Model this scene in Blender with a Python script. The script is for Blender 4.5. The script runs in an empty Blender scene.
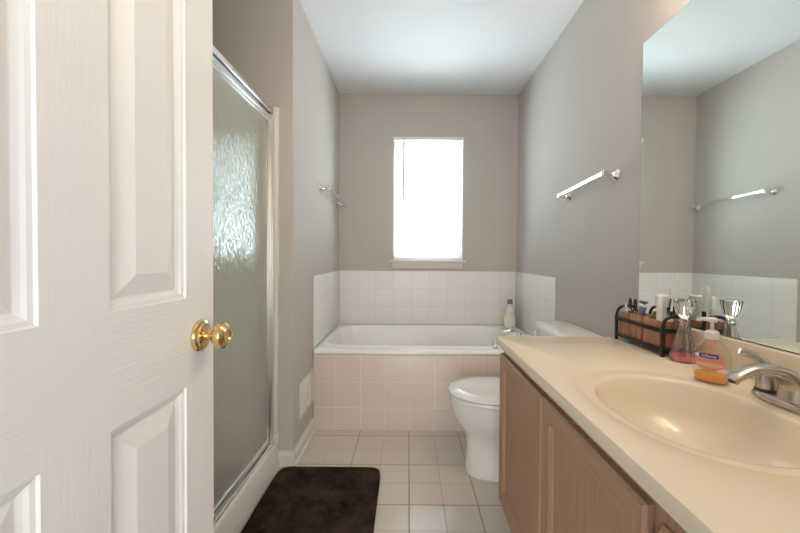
import bpy, bmesh, math, random
from mathutils import Vector, Matrix
random.seed(7)
PI = math.pi
SC = bpy.context.scene
COL = SC.collection

# ------------------------------------------------------------------ camera
H = 1.085
cam_d = bpy.data.cameras.new('camera')
cam = bpy.data.objects.new('camera', cam_d); COL.objects.link(cam)
cam_d.sensor_width = 36.0
cam_d.lens = 360 / 800 * 36
cam_d.shift_x = -8.0 / 800
cam_d.shift_y = -4.3 / 800
cam_d.clip_start = 0.01
cam.matrix_world = (Matrix.Translation((0, 0, H)) @ Matrix.Rotation(PI/2 - math.radians(1.0), 4, 'X')
                    @ Matrix.Rotation(math.radians(0.40), 4, 'Z'))
SC.camera = cam

# ------------------------------------------------------------------ world, lights, exposure
SC.view_settings.view_transform = 'Standard'
SC.view_settings.look = 'None'
SC.view_settings.gamma = 1.0
SC.view_settings.use_curve_mapping = False
SC.view_settings.exposure = 0.0
W = bpy.data.worlds.new('world'); SC.world = W; W.use_nodes = True
bg = W.node_tree.nodes['Background']
bg.inputs[0].default_value = (0.55, 0.78, 1.0, 1); bg.inputs[1].default_value = 0.8

def area(name, loc, rot, sx, sy, power, col, portal=False):
    l = bpy.data.lights.new(name, 'AREA'); l.shape = 'RECTANGLE'; l.size = sx; l.size_y = sy
    l.energy = power; l.color = col
    o = bpy.data.objects.new(name, l); COL.objects.link(o); o.location = loc; o.rotation_euler = rot
    if portal: l.cycles.is_portal = True
    return o
# window daylight, plus an added fill for the light from behind the photographer
area('window_daylight', (0.167, 3.36, 1.60), (-PI/2, 0, 0), 0.80, 1.30, 87, (0.77, 0.89, 1.0))
area('doorway_fill', (0.05, -2.6, 1.20), (PI/2, 0, 0), 3.4, 2.2, 148, (1.0, 0.94, 0.83))
BULB = 59.0

# ------------------------------------------------------------------ materials
def new_mat(name):
    m = bpy.data.materials.new(name); m.use_nodes = True
    nt = m.node_tree; b = nt.nodes['Principled BSDF']
    return m, nt, b
def N(nt, t, **kw):
    n = nt.nodes.new(t)
    for k, v in kw.items(): setattr(n, k, v)
    return n
def L(nt, a, b): nt.links.new(a, b)
def plain(name, col, rough=0.5, metal=0.0, bump=0.0, bscale=200, var=0.0, spec=None, coat=0, emit=None, alpha=None, trans=0, ior=1.45):
    m, nt, b = new_mat(name)
    b.inputs['Base Color'].default_value = (*col, 1)
    b.inputs['Roughness'].default_value = rough
    b.inputs['Metallic'].default_value = metal
    b.inputs['IOR'].default_value = ior
    if spec is not None: b.inputs['Specular IOR Level'].default_value = spec
    if coat: b.inputs['Coat Weight'].default_value = coat; b.inputs['Coat Roughness'].default_value = 0.08
    if trans: b.inputs['Transmission Weight'].default_value = trans
    tc = N(nt, 'ShaderNodeTexCoord')
    nz = N(nt, 'ShaderNodeTexNoise'); nz.inputs['Scale'].default_value = bscale; nz.inputs['Detail'].default_value = 3
    L(nt, tc.outputs['Object'], nz.inputs['Vector'])
    if bump:
        bp = N(nt, 'ShaderNodeBump'); bp.inputs['Strength'].default_value = bump; bp.inputs['Distance'].default_value = 0.002
        L(nt, nz.outputs[0], bp.inputs['Height']); L(nt, bp.outputs[0], b.inputs['Normal'])
    n2 = N(nt, 'ShaderNodeTexNoise'); n2.inputs['Scale'].default_value = 6.0
    L(nt, tc.outputs['Object'], n2.inputs['Vector'])
    mx = N(nt, 'ShaderNodeMix', data_type='RGBA')
    mx.inputs['A'].default_value = (*[c*(1-var) for c in col], 1); mx.inputs['B'].default_value = (*[min(1, c*(1+var)) for c in col], 1)
    L(nt, n2.outputs[0], mx.inputs['Factor']); L(nt, mx.outputs['Result'], b.inputs['Base Color'])
    return m

def tile_mat(name, u, v, size, off, col, grout, rough=0.2, gw=0.003, minor=None, bump=0.5, var=0.012, hgt=None):
    """square tiles laid on the object-space axes u, v"""
    m, nt, b = new_mat(name)
    tc = N(nt, 'ShaderNodeTexCoord'); sp = N(nt, 'ShaderNodeSeparateXYZ'); L(nt, tc.outputs['Object'], sp.inputs[0])
    def grid(sz, w, offv):
        cx = N(nt, 'ShaderNodeCombineXYZ')
        for ax, i in ((u, 0), (v, 1)):
            ad = N(nt, 'ShaderNodeMath', operation='SUBTRACT'); L(nt, sp.outputs['XYZ'.index(ax)], ad.inputs[0])
            ad.inputs[1].default_value = offv[i] - 40 * ((hgt or sz) if i else sz)
            L(nt, ad.outputs[0], cx.inputs[i])
        br = N(nt, 'ShaderNodeTexBrick'); br.offset = 0; br.squash = 1
        br.inputs['Scale'].default_value = 1; br.inputs['Brick Width'].default_value = sz; br.inputs['Row Height'].default_value = hgt or sz
        br.inputs['Mortar Size'].default_value = w; br.inputs['Mortar Smooth'].default_value = 0.3
        br.inputs['Bias'].default_value = 0
        br.inputs['Color1'].default_value = (*[c*(1-var) for c in col], 1); br.inputs['Color2'].default_value = (*[min(1, c*(1+var)) for c in col], 1)
        br.inputs['Mortar'].default_value = (*grout, 1)
        L(nt, cx.outputs[0], br.inputs['Vector'])
        return br
    br = grid(size, gw, off)
    colo, fac = br.outputs['Color'], br.outputs['Fac']
    if minor:
        b2 = grid(minor, gw*0.7, off)
        mm = N(nt, 'ShaderNodeMath', operation='MULTIPLY'); L(nt, b2.outputs['Fac'], mm.inputs[0]); mm.inputs[1].default_value = 0.6
        mx = N(nt, 'ShaderNodeMix', data_type='RGBA'); L(nt, mm.outputs[0], mx.inputs['Factor']); L(nt, colo, mx.inputs['A'])
        mx.inputs['B'].default_value = (*grout, 1)
        f2 = N(nt, 'ShaderNodeMath', operation='MAXIMUM'); L(nt, fac, f2.inputs[0]); L(nt, mm.outputs[0], f2.inputs[1])
        colo, fac = mx.outputs['Result'], f2.outputs[0]
    L(nt, colo, b.inputs['Base Color'])
    rm = N(nt, 'ShaderNodeMapRange'); rm.inputs['To Min'].default_value = rough; rm.inputs['To Max'].default_value = 0.7
    L(nt, fac, rm.inputs['Value']); L(nt, rm.outputs[0], b.inputs['Roughness'])
    nz = N(nt, 'ShaderNodeTexNoise'); nz.inputs['Scale'].default_value = 9; L(nt, tc.outputs['Object'], nz.inputs['Vector'])
    ht = N(nt, 'ShaderNodeMath', operation='MULTIPLY_ADD'); L(nt, fac, ht.inputs[0]); ht.inputs[1].default_value = -1; 
    nn = N(nt, 'ShaderNodeMath', operation='MULTIPLY'); L(nt, nz.outputs[0], nn.inputs[0]); nn.inputs[1].default_value = 0.5
    L(nt, nn.outputs[0], ht.inputs[2])
    bp = N(nt, 'ShaderNodeBump'); bp.inputs['Strength'].default_value = bump; bp.inputs['Distance'].default_value = 0.002
    L(nt, ht.outputs[0], bp.inputs['Height']); L(nt, bp.outputs[0], b.inputs['Normal'])
    return m

def grain_mat(name, col, col2, stretch, rough, bump, scale=60, bdist=0.001, spec=0.5):
    m, nt, b = new_mat(name)
    tc = N(nt, 'ShaderNodeTexCoord'); mp = N(nt, 'ShaderNodeMapping'); mp.inputs['Scale'].default_value = stretch
    L(nt, tc.outputs['Object'], mp.inputs[0])
    nz = N(nt, 'ShaderNodeTexNoise'); nz.inputs['Scale'].default_value = scale; nz.inputs['Detail'].default_value = 4; nz.inputs['Distortion'].default_value = 0.4
    L(nt, mp.outputs[0], nz.inputs['Vector'])
    cr = N(nt, 'ShaderNodeValToRGB'); cr.color_ramp.elements[0].position = 0.35; cr.color_ramp.elements[1].position = 0.65
    cr.color_ramp.elements[0].color = (*col, 1); cr.color_ramp.elements[1].color = (*col2, 1)
    L(nt, nz.outputs[0], cr.inputs[0]); L(nt, cr.outputs[0], b.inputs['Base Color'])
    b.inputs['Roughness'].default_value = rough; b.inputs['Specular IOR Level'].default_value = spec
    bp = N(nt, 'ShaderNodeBump'); bp.inputs['Strength'].default_value = bump; bp.inputs['Distance'].default_value = bdist
    L(nt, nz.outputs[0], bp.inputs['Height']); L(nt, bp.outputs[0], b.inputs['Normal'])
    return m

def thin_clear(name, tint, gloss=0.0, fres=1.45, rough=0.02):
    """thin clear sheet: sees straight through, mirrors at grazing angles"""
    m = bpy.data.materials.new(name); m.use_nodes = True; nt = m.node_tree
    nt.nodes.remove(nt.nodes['Principled BSDF']); out = nt.nodes['Material Output']
    tr = N(nt, 'ShaderNodeBsdfTransparent'); tr.inputs[0].default_value = (*tint, 1)
    gl = N(nt, 'ShaderNodeBsdfGlossy'); gl.inputs['Roughness'].default_value = rough
    fr = N(nt, 'ShaderNodeLayerWeight'); fr.inputs['Blend'].default_value = 0.5
    pw = N(nt, 'ShaderNodeMath', operation='POWER'); L(nt, fr.outputs['Facing'], pw.inputs[0]); pw.inputs[1].default_value = 3.0
    ad = N(nt, 'ShaderNodeMath', operation='MULTIPLY_ADD'); ad.use_clamp = True; L(nt, pw.outputs[0], ad.inputs[0]); ad.inputs[1].default_value = fres - 1; ad.inputs[2].default_value = gloss
    mx = N(nt, 'ShaderNodeMixShader'); L(nt, ad.outputs[0], mx.inputs[0]); L(nt, tr.outputs[0], mx.inputs[1]); L(nt, gl.outputs[0], mx.inputs[2])
    L(nt, mx.outputs[0], out.inputs[0])
    return m

M = {}
M['wall'] = plain('wall_paint', (0.525, 0.49, 0.455), 0.6, spec=0.3, bump=0.06, bscale=260)
M['ceiling'] = plain('ceiling_paint', (0.77, 0.77, 0.77), 0.75, bump=0.05)
M['trim'] = plain('white_trim', (0.74, 0.70, 0.65), 0.35)
M['porcelain'] = plain('porcelain', (0.80, 0.79, 0.76), 0.08, coat=0.4)
M['acrylic'] = plain('tub_acrylic', (0.87, 0.87, 0.85), 0.22)
M['tile_back'] = tile_mat('tile_back', 'X', 'Z', 0.1524, (0.03, 0.957), (0.85, 0.83, 0.82), (0.77, 0.74, 0.71), 0.36, gw=0.003, bump=0.3)
M['tile_side'] = tile_mat('tile_side', 'Y', 'Z', 0.1524, (2.25, 0.957), (0.82, 0.81, 0.79), (0.75, 0.73, 0.70), 0.3, gw=0.003, bump=0.3)
M['tile_front'] = tile_mat('tile_front', 'X', 'Z', 0.155, (0.005, -0.017), (0.72, 0.63, 0.58), (0.80, 0.74, 0.69), 0.34, hgt=0.1623)
M['floor'] = tile_mat('floor_tile', 'X', 'Y', 0.3048, (0.0125, 1.88), (0.67, 0.60, 0.53), (0.36, 0.30, 0.25), 0.16, gw=0.0035, minor=0.1524)
M['door_v'] = grain_mat('door_paint_stile', (0.75, 0.74, 0.735), (0.77, 0.76, 0.755), (1, 1, 0.06), 0.38, 0.35, 220)
M['door_h'] = grain_mat('door_paint_rail', (0.75, 0.74, 0.735), (0.77, 0.76, 0.755), (1, 0.08, 1), 0.38, 0.9, 200)
M['door_p'] = plain('door_paint_panel', (0.76, 0.75, 0.745), 0.4)
M['oak_v'] = grain_mat('pickled_oak', (0.36, 0.200, 0.125), (0.43, 0.250, 0.160), (1, 1, 0.035), 0.42, 0.15, 190)
M['oak_h'] = grain_mat('pickled_oak_rail', (0.36, 0.200, 0.125), (0.43, 0.250, 0.160), (1, 0.035, 1), 0.42, 0.15, 190)
M['marble'] = plain('cultured_marble', (0.80, 0.69, 0.53), 0.22, var=0.03, coat=0.25)
M['chrome'] = plain('chrome', (0.86, 0.86, 0.86), 0.08, 1.0)
M['alu'] = plain('bright_aluminium', (0.82, 0.81, 0.79), 0.32, 1.0)
M['nickel'] = plain('brushed_nickel', (0.58, 0.53, 0.47), 0.27, 1.0, bump=0.03, bscale=400)
M['dark_nickel'] = plain('shadow_gap_nickel', (0.10, 0.09, 0.08), 0.4, 0.8)  # shade of the handle gap painted as dark metal; aerator uses it too
M['brass'] = plain('polished_brass', (0.76, 0.55, 0.26), 0.12, 1.0)
M['steel_black'] = plain('black_wire', (0.015, 0.012, 0.010), 0.45)
M['basket_wood'] = grain_mat('basket_wood', (0.26, 0.10, 0.045), (0.46, 0.21, 0.10), (1, 1, 0.10), 0.45, 0.3, 70)
M['white_plastic'] = plain('white_plastic', (0.82, 0.81, 0.79), 0.3)
M['grey_plastic'] = plain('grey_plastic', (0.20, 0.20, 0.20), 0.4)
M['black_plastic'] = plain('black_plastic', (0.02, 0.02, 0.02), 0.3)
M['teal_plastic'] = plain('teal_plastic', (0.02, 0.42, 0.32), 0.3)
M['foil'] = plain('blue_grey_tube', (0.16, 0.19, 0.26), 0.3, 0.4)
M['dark_gap'] = plain('dark_gap', (0.03, 0.025, 0.02), 0.8)
M['vinyl'] = plain('window_vinyl', (0.82, 0.82, 0.82), 0.35)
M['frost'] = plain('milky_bottle', (0.82, 0.81, 0.76), 0.25, trans=0.15)
M['lotion'] = plain('cream_lotion', (0.80, 0.77, 0.60), 0.4)
M['mirror'] = plain('mirror_silver', (0.90, 0.96, 0.92), 0.0, 1.0)
M['mirror_edge'] = plain('mirror_edge', (0.10, 0.16, 0.14), 0.2)
M['pane'] = thin_clear('window_pane', (0.97, 0.99, 0.98))
M['clear_plastic'] = thin_clear('clear_soap_bottle', (0.985, 0.975, 0.96), 0.06, 1.6, 0.05)
M['crystal_thin'] = thin_clear('cut_crystal_wall', (0.955, 0.87, 0.87), 0.20, 1.6, 0.10)
M['crystal'] = plain('cut_crystal', (1, 1, 1), 0.0, trans=1.0, ior=1.5)
M['pink_liquid'] = plain('pink_liquid', (0.80, 0.14, 0.17), 0.15)
M['orange_liquid'] = plain('orange_liquid', (0.95, 0.42, 0.05), 0.15)
M['label_pink'] = plain('label_pink', (0.80, 0.30, 0.24), 0.4, var=0.1)
M['label_peach'] = plain('label_peach', (0.85, 0.48, 0.30), 0.4)
M['label_navy'] = plain('label_navy', (0.03, 0.05, 0.20), 0.4)
M['label_white'] = plain('label_white', (0.9, 0.9, 0.9), 0.4)
M['surround'] = plain('shower_surround', (0.62, 0.62, 0.58), 0.3)

# reeded shower glass
m, nt, b = new_mat('obscure_glass')
b.inputs['Base Color'].default_value = (0.60, 0.66, 0.60, 1); b.inputs['Transmission Weight'].default_value = 0.85
b.inputs['Roughness'].default_value = 0.16; b.inputs['IOR'].default_value = 1.5
tc = N(nt, 'ShaderNodeTexCoord'); mp = N(nt, 'ShaderNodeMapping'); mp.inputs['Scale'].default_value = (1, 1.0, 0.6)
L(nt, tc.outputs['Object'], mp.inputs[0])
nz = N(nt, 'ShaderNodeTexNoise'); nz.inputs['Scale'].default_value = 55; nz.inputs['Detail'].default_value = 1; L(nt, mp.outputs[0], nz.inputs['Vector'])
bp = N(nt, 'ShaderNodeBump'); bp.inputs['Strength'].default_value = 0.6; bp.inputs['Distance'].default_value = 0.004
L(nt, nz.outputs[0], bp.inputs['Height']); L(nt, bp.outputs[0], b.inputs['Normal'])
df = N(nt, 'ShaderNodeBsdfDiffuse'); df.inputs[0].default_value = (0.70, 0.72, 0.63, 1)
mx = N(nt, 'ShaderNodeMixShader'); mx.inputs[0].default_value = 0.40
L(nt, b.outputs[0], mx.inputs[1]); L(nt, df.outputs[0], mx.inputs[2]); L(nt, mx.outputs[0], nt.nodes['Material Output'].inputs[0])
gl = N(nt, 'ShaderNodeBsdfGlossy'); gl.inputs['Roughness'].default_value = 0.16; gl.inputs['Color'].default_value = (0.80, 0.84, 0.80, 1); L(nt, bp.outputs[0], gl.inputs['Normal'])
fr = N(nt, 'ShaderNodeFresnel'); fr.inputs[0].default_value = 1.38
m2 = N(nt, 'ShaderNodeMixShader'); L(nt, fr.outputs[0], m2.inputs[0]); L(nt, mx.outputs[0], m2.inputs[1]); L(nt, gl.outputs[0], m2.inputs[2])
L(nt, m2.outputs[0], nt.nodes['Material Output'].inputs[0])
M['obscure'] = m
# blind slats: thin white vinyl that lets daylight through
m = bpy.data.materials.new('blind_slat'); m.use_nodes = True; nt = m.node_tree
b = nt.nodes['Principled BSDF']; b.inputs['Base Color'].default_value = (0.85, 0.85, 0.84, 1); b.inputs['Roughness'].default_value = 0.4
tl = N(nt, 'ShaderNodeBsdfTranslucent'); tl.inputs[0].default_value = (0.85, 0.86, 0.86, 1)
mx = N(nt, 'ShaderNodeMixShader'); mx.inputs[0].default_value = 0.4
L(nt, b.outputs[0], mx.inputs[1]); L(nt, tl.outputs[0], mx.inputs[2]); L(nt, mx.outputs[0], nt.nodes['Material Output'].inputs[0])
M['slat'] = m
# rug
m, nt, b = new_mat('rug_pile')
tc = N(nt, 'ShaderNodeTexCoord'); n1 = N(nt, 'ShaderNodeTexNoise'); n1.inputs['Scale'].default_value = 7; n1.inputs['Detail'].default_value = 6; n1.inputs['Roughness'].default_value = 0.7
L(nt, tc.outputs['Object'], n1.inputs['Vector'])
cr = N(nt, 'ShaderNodeValToRGB'); cr.color_ramp.elements[0].position = 0.38; cr.color_ramp.elements[1].position = 0.62
cr.color_ramp.elements[0].color = (0.015, 0.0085, 0.006, 1); cr.color_ramp.elements[1].color = (0.058, 0.036, 0.025, 1)
L(nt, n1.outputs[0], cr.inputs[0]); L(nt, cr.outputs[0], b.inputs['Base Color']); b.inputs['Roughness'].default_value = 0.95
b.inputs['Specular IOR Level'].default_value = 0.1
n2 = N(nt, 'ShaderNodeTexNoise'); n2.inputs['Scale'].default_value = 320; L(nt, tc.outputs['Object'], n2.inputs['Vector'])
bp = N(nt, 'ShaderNodeBump'); bp.inputs['Strength'].default_value = 0.8; bp.inputs['Distance'].default_value = 0.004
L(nt, n2.outputs[0], bp.inputs['Height']); L(nt, bp.outputs[0], b.inputs['Normal'])
M['rug'] = m
# lamp globes
m = bpy.data.materials.new('lamp_globe'); m.use_nodes = True; nt = m.node_tree
b = nt.nodes['Principled BSDF']; b.inputs['Base Color'].default_value = (0.9, 0.88, 0.84, 1)
b.inputs['Emission Color'].default_value = (1.0, 0.80, 0.61, 1); b.inputs['Emission Strength'].default_value = BULB
M['globe'] = m

# ------------------------------------------------------------------ mesh helpers
class MB:
    """collects shapes (world coordinates) and links them as ONE mesh object"""
    def __init__(s): s.bm = bmesh.new()
    def merge(s, bm2, mi=0):
        for f in bm2.faces: f.material_index = mi
        me = bpy.data.meshes.new('t'); bm2.to_mesh(me); bm2.free(); s.bm.from_mesh(me); bpy.data.meshes.remove(me)
        return s
    def box(s, x0, x1, y0, y1, z0, z1, bev=0.0, seg=2, mi=0):
        b = bmesh.new(); bmesh.ops.create_cube(b, size=1)
        for v in b.verts:
            v.co = Vector((x0 + (v.co.x+.5)*(x1-x0), y0 + (v.co.y+.5)*(y1-y0), z0 + (v.co.z+.5)*(z1-z0)))
        if bev: bmesh.ops.bevel(b, geom=list(b.edges), offset=bev, segments=seg, profile=0.5, affect='EDGES')
        return s.merge(b, mi)
    def loft(s, rings, cap0=True, cap1=True, closed=True, mi=0):
        b = bmesh.new(); R = [[b.verts.new(Vector(p)) for p in r] for r in rings]; n = len(R[0])
        for a, c in zip(R, R[1:]):
            for i in range(n if closed else n-1):
                j = (i+1) % n
                try: b.faces.new((a[i], a[j], c[j], c[i]))
                except ValueError: pass
        if cap0: b.faces.new(list(reversed(R[0])))
        if cap1: b.faces.new(R[-1])
        bmesh.ops.remove_doubles(b, verts=list(b.verts), dist=1e-6)
        bmesh.ops.recalc_face_normals(b, faces=list(b.faces))
        return s.merge(b, mi)
    def lathe(s, prof, o=(0, 0, 0), axis=(0, 0, 1), seg=28, mi=0, cap0=True, cap1=True, flute=0, fd=0.0):
        q = Vector((0, 0, 1)).rotation_difference(Vector(axis).normalized()); o = Vector(o); rings = []
        for r, h in prof:
            rr = []
            for k in range(seg):
                a = 2*PI*k/seg; r2 = max(r, 1e-5) * (1 + (fd*math.cos(flute*a) if flute else 0))
                rr.append(o + q @ Vector((r2*math.cos(a), r2*math.sin(a), h)))
            rings.append(rr)
        return s.loft(rings, cap0, cap1, mi=mi)
    def tube(s, path, rad, seg=12, mi=0, flat=1.0, up=(0, 0, 1)):
        P = [Vector(p) for p in path]; n = len(P)
        if not isinstance(rad, (list, tuple)): rad = [rad]*n
        rings = []; ref = Vector(up)
        for i, p in enumerate(P):
            t = (P[min(i+1, n-1)] - P[max(i-1, 0)]).normalized()
            a = t.cross(ref)
            if a.length < 1e-4: a = t.cross(Vector((1, 0.3, 0)))
            a.normalize(); c = a.cross(t).normalized()
            rings.append([p + a*math.cos(2*PI*k/seg)*rad[i] + c*math.sin(2*PI*k/seg)*rad[i]*flat for k in range(seg)])
        return s.loft(rings, mi=mi)
    def xform(s, mat):
        bmesh.ops.transform(s.bm, matrix=mat, verts=list(s.bm.verts)); return s
    def build(s, name, mats, parent=None, smooth=35, kind=None):
        me = bpy.data.meshes.new(name)
        if parent is not None:
            bmesh.ops.translate(s.bm, vec=-world_loc(parent), verts=list(s.bm.verts))
        s.bm.to_mesh(me); s.bm.free()
        for m in (mats if isinstance(mats, (list, tuple)) else [mats]): me.materials.append(m)
        if smooth:
            me.polygons.foreach_set('use_smooth', [True]*len(me.polygons)); me.set_sharp_from_angle(angle=math.radians(smooth))
        o = bpy.data.objects.new(name, me); COL.objects.link(o)
        if parent is not None: o.parent = parent
        if kind: o['kind'] = kind
        return o
def world_loc(o):
    v = Vector((0, 0, 0))
    while o is not None: v += o.location; o = o.parent
    return v
def tag(o, label, cat, group=None):
    o['label'] = label; o['category'] = cat
    if group: o['group'] = group
    return o
def thing(name, label, cat, loc, group=None):
    o = bpy.data.objects.new(name, None); COL.objects.link(o); o.location = loc; o.empty_display_size = 0.05
    return tag(o, label, cat, group)
def struct(name, mb, m, parent=None, smooth=35):
    return mb.build(name, m, parent, smooth, kind=None if parent else 'structure')
def bez(p0, p1, p2, p3, n=14):
    p0, p1, p2, p3 = map(Vector, (p0, p1, p2, p3))
    return [p0*(1-t)**3 + p1*3*t*(1-t)**2 + p2*3*t*t*(1-t) + p3*t**3 for t in [i/(n-1) for i in range(n)]]
def smoothp(pts, n=6):
    """Catmull-Rom through points"""
    P = [Vector(p) for p in pts]; P = [P[0]*2-P[1]] + P + [P[-1]*2-P[-2]]; out = []
    for i in range(1, len(P)-2):
        for k in range(n):
            t = k/n; a, b_, c, d = P[i-1], P[i], P[i+1], P[i+2]
            out.append(0.5*((2*b_)+(c-a)*t+(2*a-5*b_+4*c-d)*t*t+(3*b_-a-3*c+d)*t**3))
    out.append(P[-2]); return out
def superell(cx, cy, z, hx, hy, n=2.0, seg=40):
    r = []
    for k in range(seg):
        a = 2*PI*k/seg; c, s_ = math.cos(a), math.sin(a)
        r.append((cx + hx*math.copysign(abs(c)**(2/n), c), cy + hy*math.copysign(abs(s_)**(2/n), s_), z))
    return r

# ------------------------------------------------------------------ the room
XL, XR, YB, CZ = -0.594, 0.930, 3.080, 2.458
YW = 1.86                      # corner of the wall between shower and tub
FZ = -0.017
struct('floor', MB().box(-1.70, 1.03, -0.05, 3.2, -0.09, FZ), M['floor'], smooth=0)
struct('ceiling', MB().box(-1.70, 1.05, -0.05, 3.3, CZ, CZ+0.08), M['ceiling'], smooth=0)
struct('wall_right', MB().box(XR, XR+0.1, -0.05, YB+0.12, FZ, CZ), M['wall'], smooth=0)
WX0, WX1, WZ0, WZ1 = -0.125, 0.460, 1.035, 2.085   # window opening
wb = MB().box(XL-0.1, WX0, YB, YB+0.12, FZ, CZ).box(WX1, XR+0.1, YB, YB+0.12, FZ, CZ)
wb.box(WX0, WX1, YB, YB+0.12, 0, WZ0).box(WX0, WX1, YB, YB+0.12, WZ1, CZ)
struct('wall_back', wb, M['wall'], smooth=0)
ply = [(-1.70, YW), (XL-.007, YW), (XL-.0035, YW+.001), (XL-.001, YW+.0035), (XL, YW+.007), (XL, YB+.12), (XL-.10, YB+.12), (XL-.10, YW+.10), (-1.70, YW+.10)]
wl = MB().loft([[(x, y, z) for x, y in ply] for z in (FZ, CZ)])
wl.box(-1.70, -1.60, 0.95, YW, FZ, CZ).box(-1.70, -0.69, 0.85, 0.95, FZ, CZ).box(-0.79, -0.69, 0.13, 0.85, FZ, CZ)
struct('wall_left', wl, M['wall'])
wf = MB().box(-0.79, -0.475, 0.015, 0.13, FZ, CZ).box(0.235, 1.03, 0.015, 0.13, FZ, CZ).box(-0.475, 0.235, 0.015, 0.13, 2.06, CZ)
struct('wall_front', wf, M['wall'], smooth=0)
dj = MB().box(-0.475, -0.455, 0.012, 0.135, FZ, 2.06).box(0.215, 0.235, 0.012, 0.135, FZ, 2.06).box(-0.455, 0.215, 0.012, 0.135, 2.04, 2.06)
struct('trim_1', dj, M['trim'], smooth=0)

def base_profile(t=0.013, h=0.085):
    return [(0, 0), (t+0.008, 0), (t+0.008, 0.010), (t, 0.018), (t, h-0.025), (t*0.55, h-0.012), (t*0.45, h), (0, h)]
def baseboard(name, p0, p1, nrm):
    p0, p1, nrm = Vector(p0), Vector(p1), Vector(nrm)
    return struct(name, MB().loft([[p + nrm*d + Vector((0, 0, z)) for d, z in base_profile()] for p in (p0, p1)]), M['trim'], smooth=0)
baseboard('baseboard_left', (XL, YW-0.0135, FZ), (XL, 2.249, FZ), (1, 0, 0))
baseboard('baseboard_front', (-0.672, YW, FZ), (XL+0.0135, YW, FZ), (0, -1, 0))
baseboard('baseboard_right', (XR, 1.452, FZ), (XR, 2.249, FZ), (-1, 0, 0))

# tile above the tub, three rows, with a bullnose edge
TZ0, TZ1, YT = 0.497, 0.957, 2.250
struct('trim_2', MB().box(XL+0.009, XR-0.009, YB-0.009, YB-0.0005, TZ0, TZ1, 0.003), M['tile_back'])
struct('trim_3', MB().box(XL+0.0005, XL+0.009, YT, YB-0.0005, TZ0, TZ1, 0.003), M['tile_side'])
struct('trim_4', MB().box(XR-0.009, XR-0.0005, YT, YB-0.0005, TZ0, TZ1, 0.003), M['tile_side'])

# window: vinyl frame, two sashes with their panes, stool
win = struct('window_1', MB().box(WX0, WX0+0.035, YB+0.05, YB+0.115, WZ0, WZ1, 0.003).box(WX1-0.035, WX1, YB+0.05, YB+0.115, WZ0, WZ1, 0.003)
             .box(WX0+0.035, WX1-0.035, YB+0.05, YB+0.115, WZ1-0.035, WZ1, 0.003).box(WX0+0.035, WX1-0.035, YB+0.05, YB+0.115, WZ0, WZ0+0.035, 0.003), M['vinyl'])
for (z0, z1, yo) in ((WZ0+0.035, 1.575, 0.058), (1.545, WZ1-0.035, 0.085)):
    x0, x1, y0 = WX0+0.035, WX1-0.035, YB+yo
    sash = MB().box(x0, x0+0.03, y0, y0+0.022, z0, z1, 0.002).box(x1-0.03, x1, y0, y0+0.022, z0, z1, 0.002)
    sash.box(x0+0.03, x1-0.03, y0, y0+0.022, z0, z0+0.03, 0.002).box(x0+0.03, x1-0.03, y0, y0+0.022, z1-0.03, z1, 0.002)
    sh = sash.build('window_sash', M['vinyl'], win)
    MB().box(x0+0.028, x1-0.028, y0+0.009, y0+0.013, z0+0.028, z1-0.028).build('window_pane', M['pane'], sh, 0)
st = MB().box(WX0-0.028, WX1+0.028, YB-0.040, YB+0.052, WZ0-0.004, WZ0+0.016, 0.004)
st.loft([[(x, y, z) for y, z in ((YB, WZ0-0.055), (YB-0.012, WZ0-0.055), (YB-0.03, WZ0-0.004), (YB, WZ0-0.004))] for x in (WX0-0.008, WX1+0.008)])
st.build('window_sill', M['trim'], win)

# mini blind
bl = thing('window_blind', 'white horizontal mini blind lowered over the bright window', 'blind', (0.167, YB-0.006, WZ0))
MB().box(WX0-0.005, WX1+0.005, YB-0.030, YB+0.004, WZ1-0.024, WZ1+0.004, 0.003).build('headrail', M['vinyl'], bl)
sl = MB(); z = WZ0+0.055; ns = 0
while z < WZ1-0.03:
    cx = math.cos(math.radians(38))*0.0125; sz = math.sin(math.radians(38))*0.0125
    rings = []
    for x in (WX0+0.008, WX1-0.008):
        rings.append([(x, YB-0.012-cx, z+sz), (x, YB-0.012, z+0.0022), (x, YB-0.012+cx, z-sz), (x, YB-0.012+cx, z-sz-0.0006), (x, YB-0.012, z+0.0015), (x, YB-0.012-cx, z+sz-0.0006)])
    sl.loft(rings); z += 0.0215
sl.build('slats', M['slat'], bl, 0)
MB().box(WX0+0.006, WX1-0.006, YB-0.024, YB, WZ0+0.019, WZ0+0.034, 0.003).build('bottom_rail', M['vinyl'], bl)
MB().tube([(WX0+0.085, YB-0.034, WZ1-0.02), (WX0+0.083, YB-0.036, WZ1-0.25), (WX0+0.081, YB-0.036, WZ1-0.52)], 0.0055, 8).build('tilt_wand', M['grey_plastic'], bl)
cd = MB()
for x in (WX0+0.12, WX1-0.12): cd.tube([(x, YB-0.028, WZ1-0.02), (x, YB-0.028, WZ0+0.03)], 0.0012, 6)
cd.tube([(WX1-0.055, YB-0.034, WZ1-0.02), (WX1-0.052, YB-0.036, 1.6), (WX1-0.068, YB-0.036, 1.24)], 0.0015, 6)
cd.lathe([(0.003, 0.02), (0.007, 0.0), (0.007, -0.016), (0.004, -0.02)], (WX1-0.068, YB-0.036, 1.23), seg=12)
cd.build('lift_cord', M['vinyl'], bl)

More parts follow.
